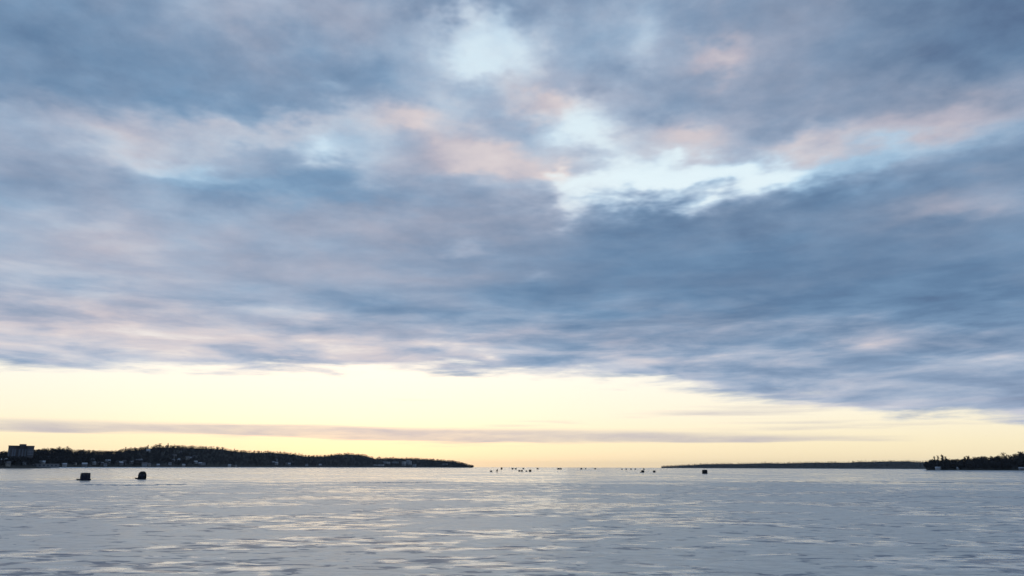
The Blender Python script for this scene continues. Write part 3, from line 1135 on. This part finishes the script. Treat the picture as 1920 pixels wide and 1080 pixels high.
def far_shelter(proto, px, py, wpx, hpx, label):
    p = on_ice(px, py)
    WP, HP = per_px(p)
    o = proto if first.pop(proto.name, False) else copy_tree(proto)
    o.location = p
    o.rotation_euler = (0, 0, face(p) + random.uniform(-.3, .3))
    o.scale = (max(.3, wpx * WP / 2.2), 1.0, hpx * HP / 2.05)
    tag(o, label, 'fishing shelter', 'tiny far fishing shelters')


for a in [
    (far_c, 1205, 886, 5, 4.2, 'left and larger of two small shelters right of centre'),
    (far_b, 1201, 886, 2.5, 1.6, 'low dark bundle shelter touching the left one of the pair right of centre'),
    (far_c, 1226.5, 885.8, 4, 3.5, 'right and smaller of two small shelters right of centre'),
    (far_c, 974, 884.2, 3.5, 2.8, 'left half of the touching pair of dark shelters left of centre'),
    (far_c, 978.5, 884.2, 3.2, 3, 'right half of the touching pair of dark shelters left of centre'),
    (far_c, 994, 884.5, 4, 4, 'single dark shelter right of the touching pair'),
    (far_b, 987, 884.5, 2.2, 2.4, 'faint small shelter between the touching pair and the single one'),
    (far_b, 921, 885, 4, 2.8, 'faint pale shelter nearest the tip of the left point'),
    (far_c, 940.5, 880.4, 3, 4, 'dark upright shelter on the horizon near the left point'),
    (far_b, 961, 880.2, 4, 3.0, 'brown far shelter on the horizon above the touching pair'),
    (far_b, 967, 880.1, 4, 2.4, 'fainter far shelter beside the brown one on the horizon'),
    (far_b, 981.5, 879.8, 3, 2.6, 'faint far shelter on the horizon just past the touching pair'),
    (far_b, 1008, 880, 4, 2.8, 'faint lone far shelter on the horizon at the centre'),
    (far_b, 1047, 880.3, 5, 2.8, 'left half of the wide brown far shelter on the horizon'),
    (far_b, 1051.5, 880.3, 4, 2.6, 'right half of the wide brown far shelter on the horizon'),
    (far_b, 1090, 880.3, 4, 3.0, 'brown far shelter on the horizon right of the wide one'),
    (far_b, 1098, 880.1, 2.4, 2.2, 'speck of a far shelter right beside the brown one'),
    (far_b, 1116, 880, 4, 2.2, 'faint far shelter midway to the dark pair on the right'),
    (far_b, 1166, 880.6, 3, 2, 'first of the faint row on the horizon left of the dark pair'),
    (far_b, 1174, 880.6, 3, 2, 'second of the faint row on the horizon left of the dark pair'),
    (far_b, 1183, 880.6, 3, 2.2, 'third of the faint row on the horizon left of the dark pair'),
    (far_b, 1191, 880.6, 3, 2.2, 'fourth of the faint row on the horizon left of the dark pair'),
    (far_b, 1207, 880.7, 3, 2.6, 'far shelter on the horizon straight above the dark pair'),
]:
    far_shelter(*a)


# ------------------------------------------------------------------ a person on the ice
def person(px, py, label, hpx):
    p = on_ice(px, py)
    s = hpx * p.length / F / 1.78
    J = {'pelvis': (0, 0, .95), 'waist': (0, .01, 1.12), 'chest': (0, .01, 1.36), 'neck': (0, 0, 1.52), 'head': (0, -.02, 1.62), 'crown': (0, -.02, 1.74),
         'hipl': (-.11, 0, .88), 'kneel': (-.13, -.03, .48), 'anklel': (-.14, .02, .09), 'toel': (-.16, -.15, .05),
         'hipr': (.11, 0, .88), 'kneer': (.13, -.02, .48), 'ankler': (.14, .03, .09), 'toer': (.16, -.14, .05),
         'shl': (-.20, .01, 1.42), 'ell': (-.27, -.02, 1.14), 'wrl': (-.24, -.18, .95), 'hdl': (-.22, -.24, .90),
         'shr': (.20, .01, 1.42), 'elr': (.28, .02, 1.14), 'wrr': (.27, -.06, .90), 'hdr': (.27, -.09, .82)}
    rad = {'pelvis': .17, 'waist': .17, 'chest': .19, 'neck': .075, 'head': .11, 'crown': .085, 'hipl': .12, 'hipr': .12, 'kneel': .085, 'kneer': .085,
           'anklel': .065, 'ankler': .065, 'toel': .05, 'toer': .05, 'shl': .09, 'shr': .09, 'ell': .07, 'elr': .07, 'wrl': .055, 'wrr': .055, 'hdl': .05, 'hdr': .05}
    E = [('pelvis', 'waist'), ('waist', 'chest'), ('chest', 'neck'), ('neck', 'head'), ('head', 'crown'), ('pelvis', 'hipl'), ('hipl', 'kneel'), ('kneel', 'anklel'),
         ('anklel', 'toel'), ('pelvis', 'hipr'), ('hipr', 'kneer'), ('kneer', 'ankler'), ('ankler', 'toer'), ('chest', 'shl'), ('shl', 'ell'), ('ell', 'wrl'), ('wrl', 'hdl'),
         ('chest', 'shr'), ('shr', 'elr'), ('elr', 'wrr'), ('wrr', 'hdr')]
    names = list(J)
    me = bpy.data.meshes.new('person')
    me.from_pydata([J[n] for n in names], [(names.index(a), names.index(b)) for a, b in E], [])
    o = mesh_obj('person', me, M_COAT)
    sk = o.modifiers.new('skin', 'SKIN')
    lay = me.skin_vertices[0] if me.skin_vertices else None
    if lay is None:
        bmm = bmesh.new()
        bmm.from_mesh(me)
        bmm.verts.layers.skin.verify()
        bmm.to_mesh(me)
        bmm.free()
        lay = me.skin_vertices[0]
    for i, n in enumerate(names):
        lay.data[i].radius = (rad[n], rad[n])
        lay.data[i].use_root = (n == 'pelvis')
    o.modifiers.new('smooth', 'SUBSURF').levels = 1
    o.modifiers['smooth'].render_levels = 2
    o.location = p
    o.scale = (s, s, s)
    o.rotation_euler = (0, 0, face(p) + .6)
    tag(o, label, 'person')
    return o


person(932.6, 885.6, 'person in dark winter clothing standing on the ice near the left point', 6.2)
person(930.8, 885.3, 'person in dark clothing close beside the taller standing figure', 4.6)

# ------------------------------------------------------------------ haze over the bay
bm = bmesh.new()
box(bm, -21000, 21000, -21000, 21000, -1.5, 130)
haze = bm_obj('haze', bm, None)
mh = bpy.data.materials.new('thin_haze')
mh.use_nodes = True
th = NT(mh.node_tree)
pv = th.n('ShaderNodeVolumePrincipled')
pv.inputs['Color'].default_value = (0.72, 0.83, 1.0, 1)
pv.inputs['Density'].default_value = 1.6e-5
oh = th.n('ShaderNodeOutputMaterial')
th.put(oh.inputs['Volume'], pv.outputs[0])
haze.data.materials.append(mh)
tag(haze, 'thin pale haze hanging over the frozen bay', 'haze', kind='stuff')
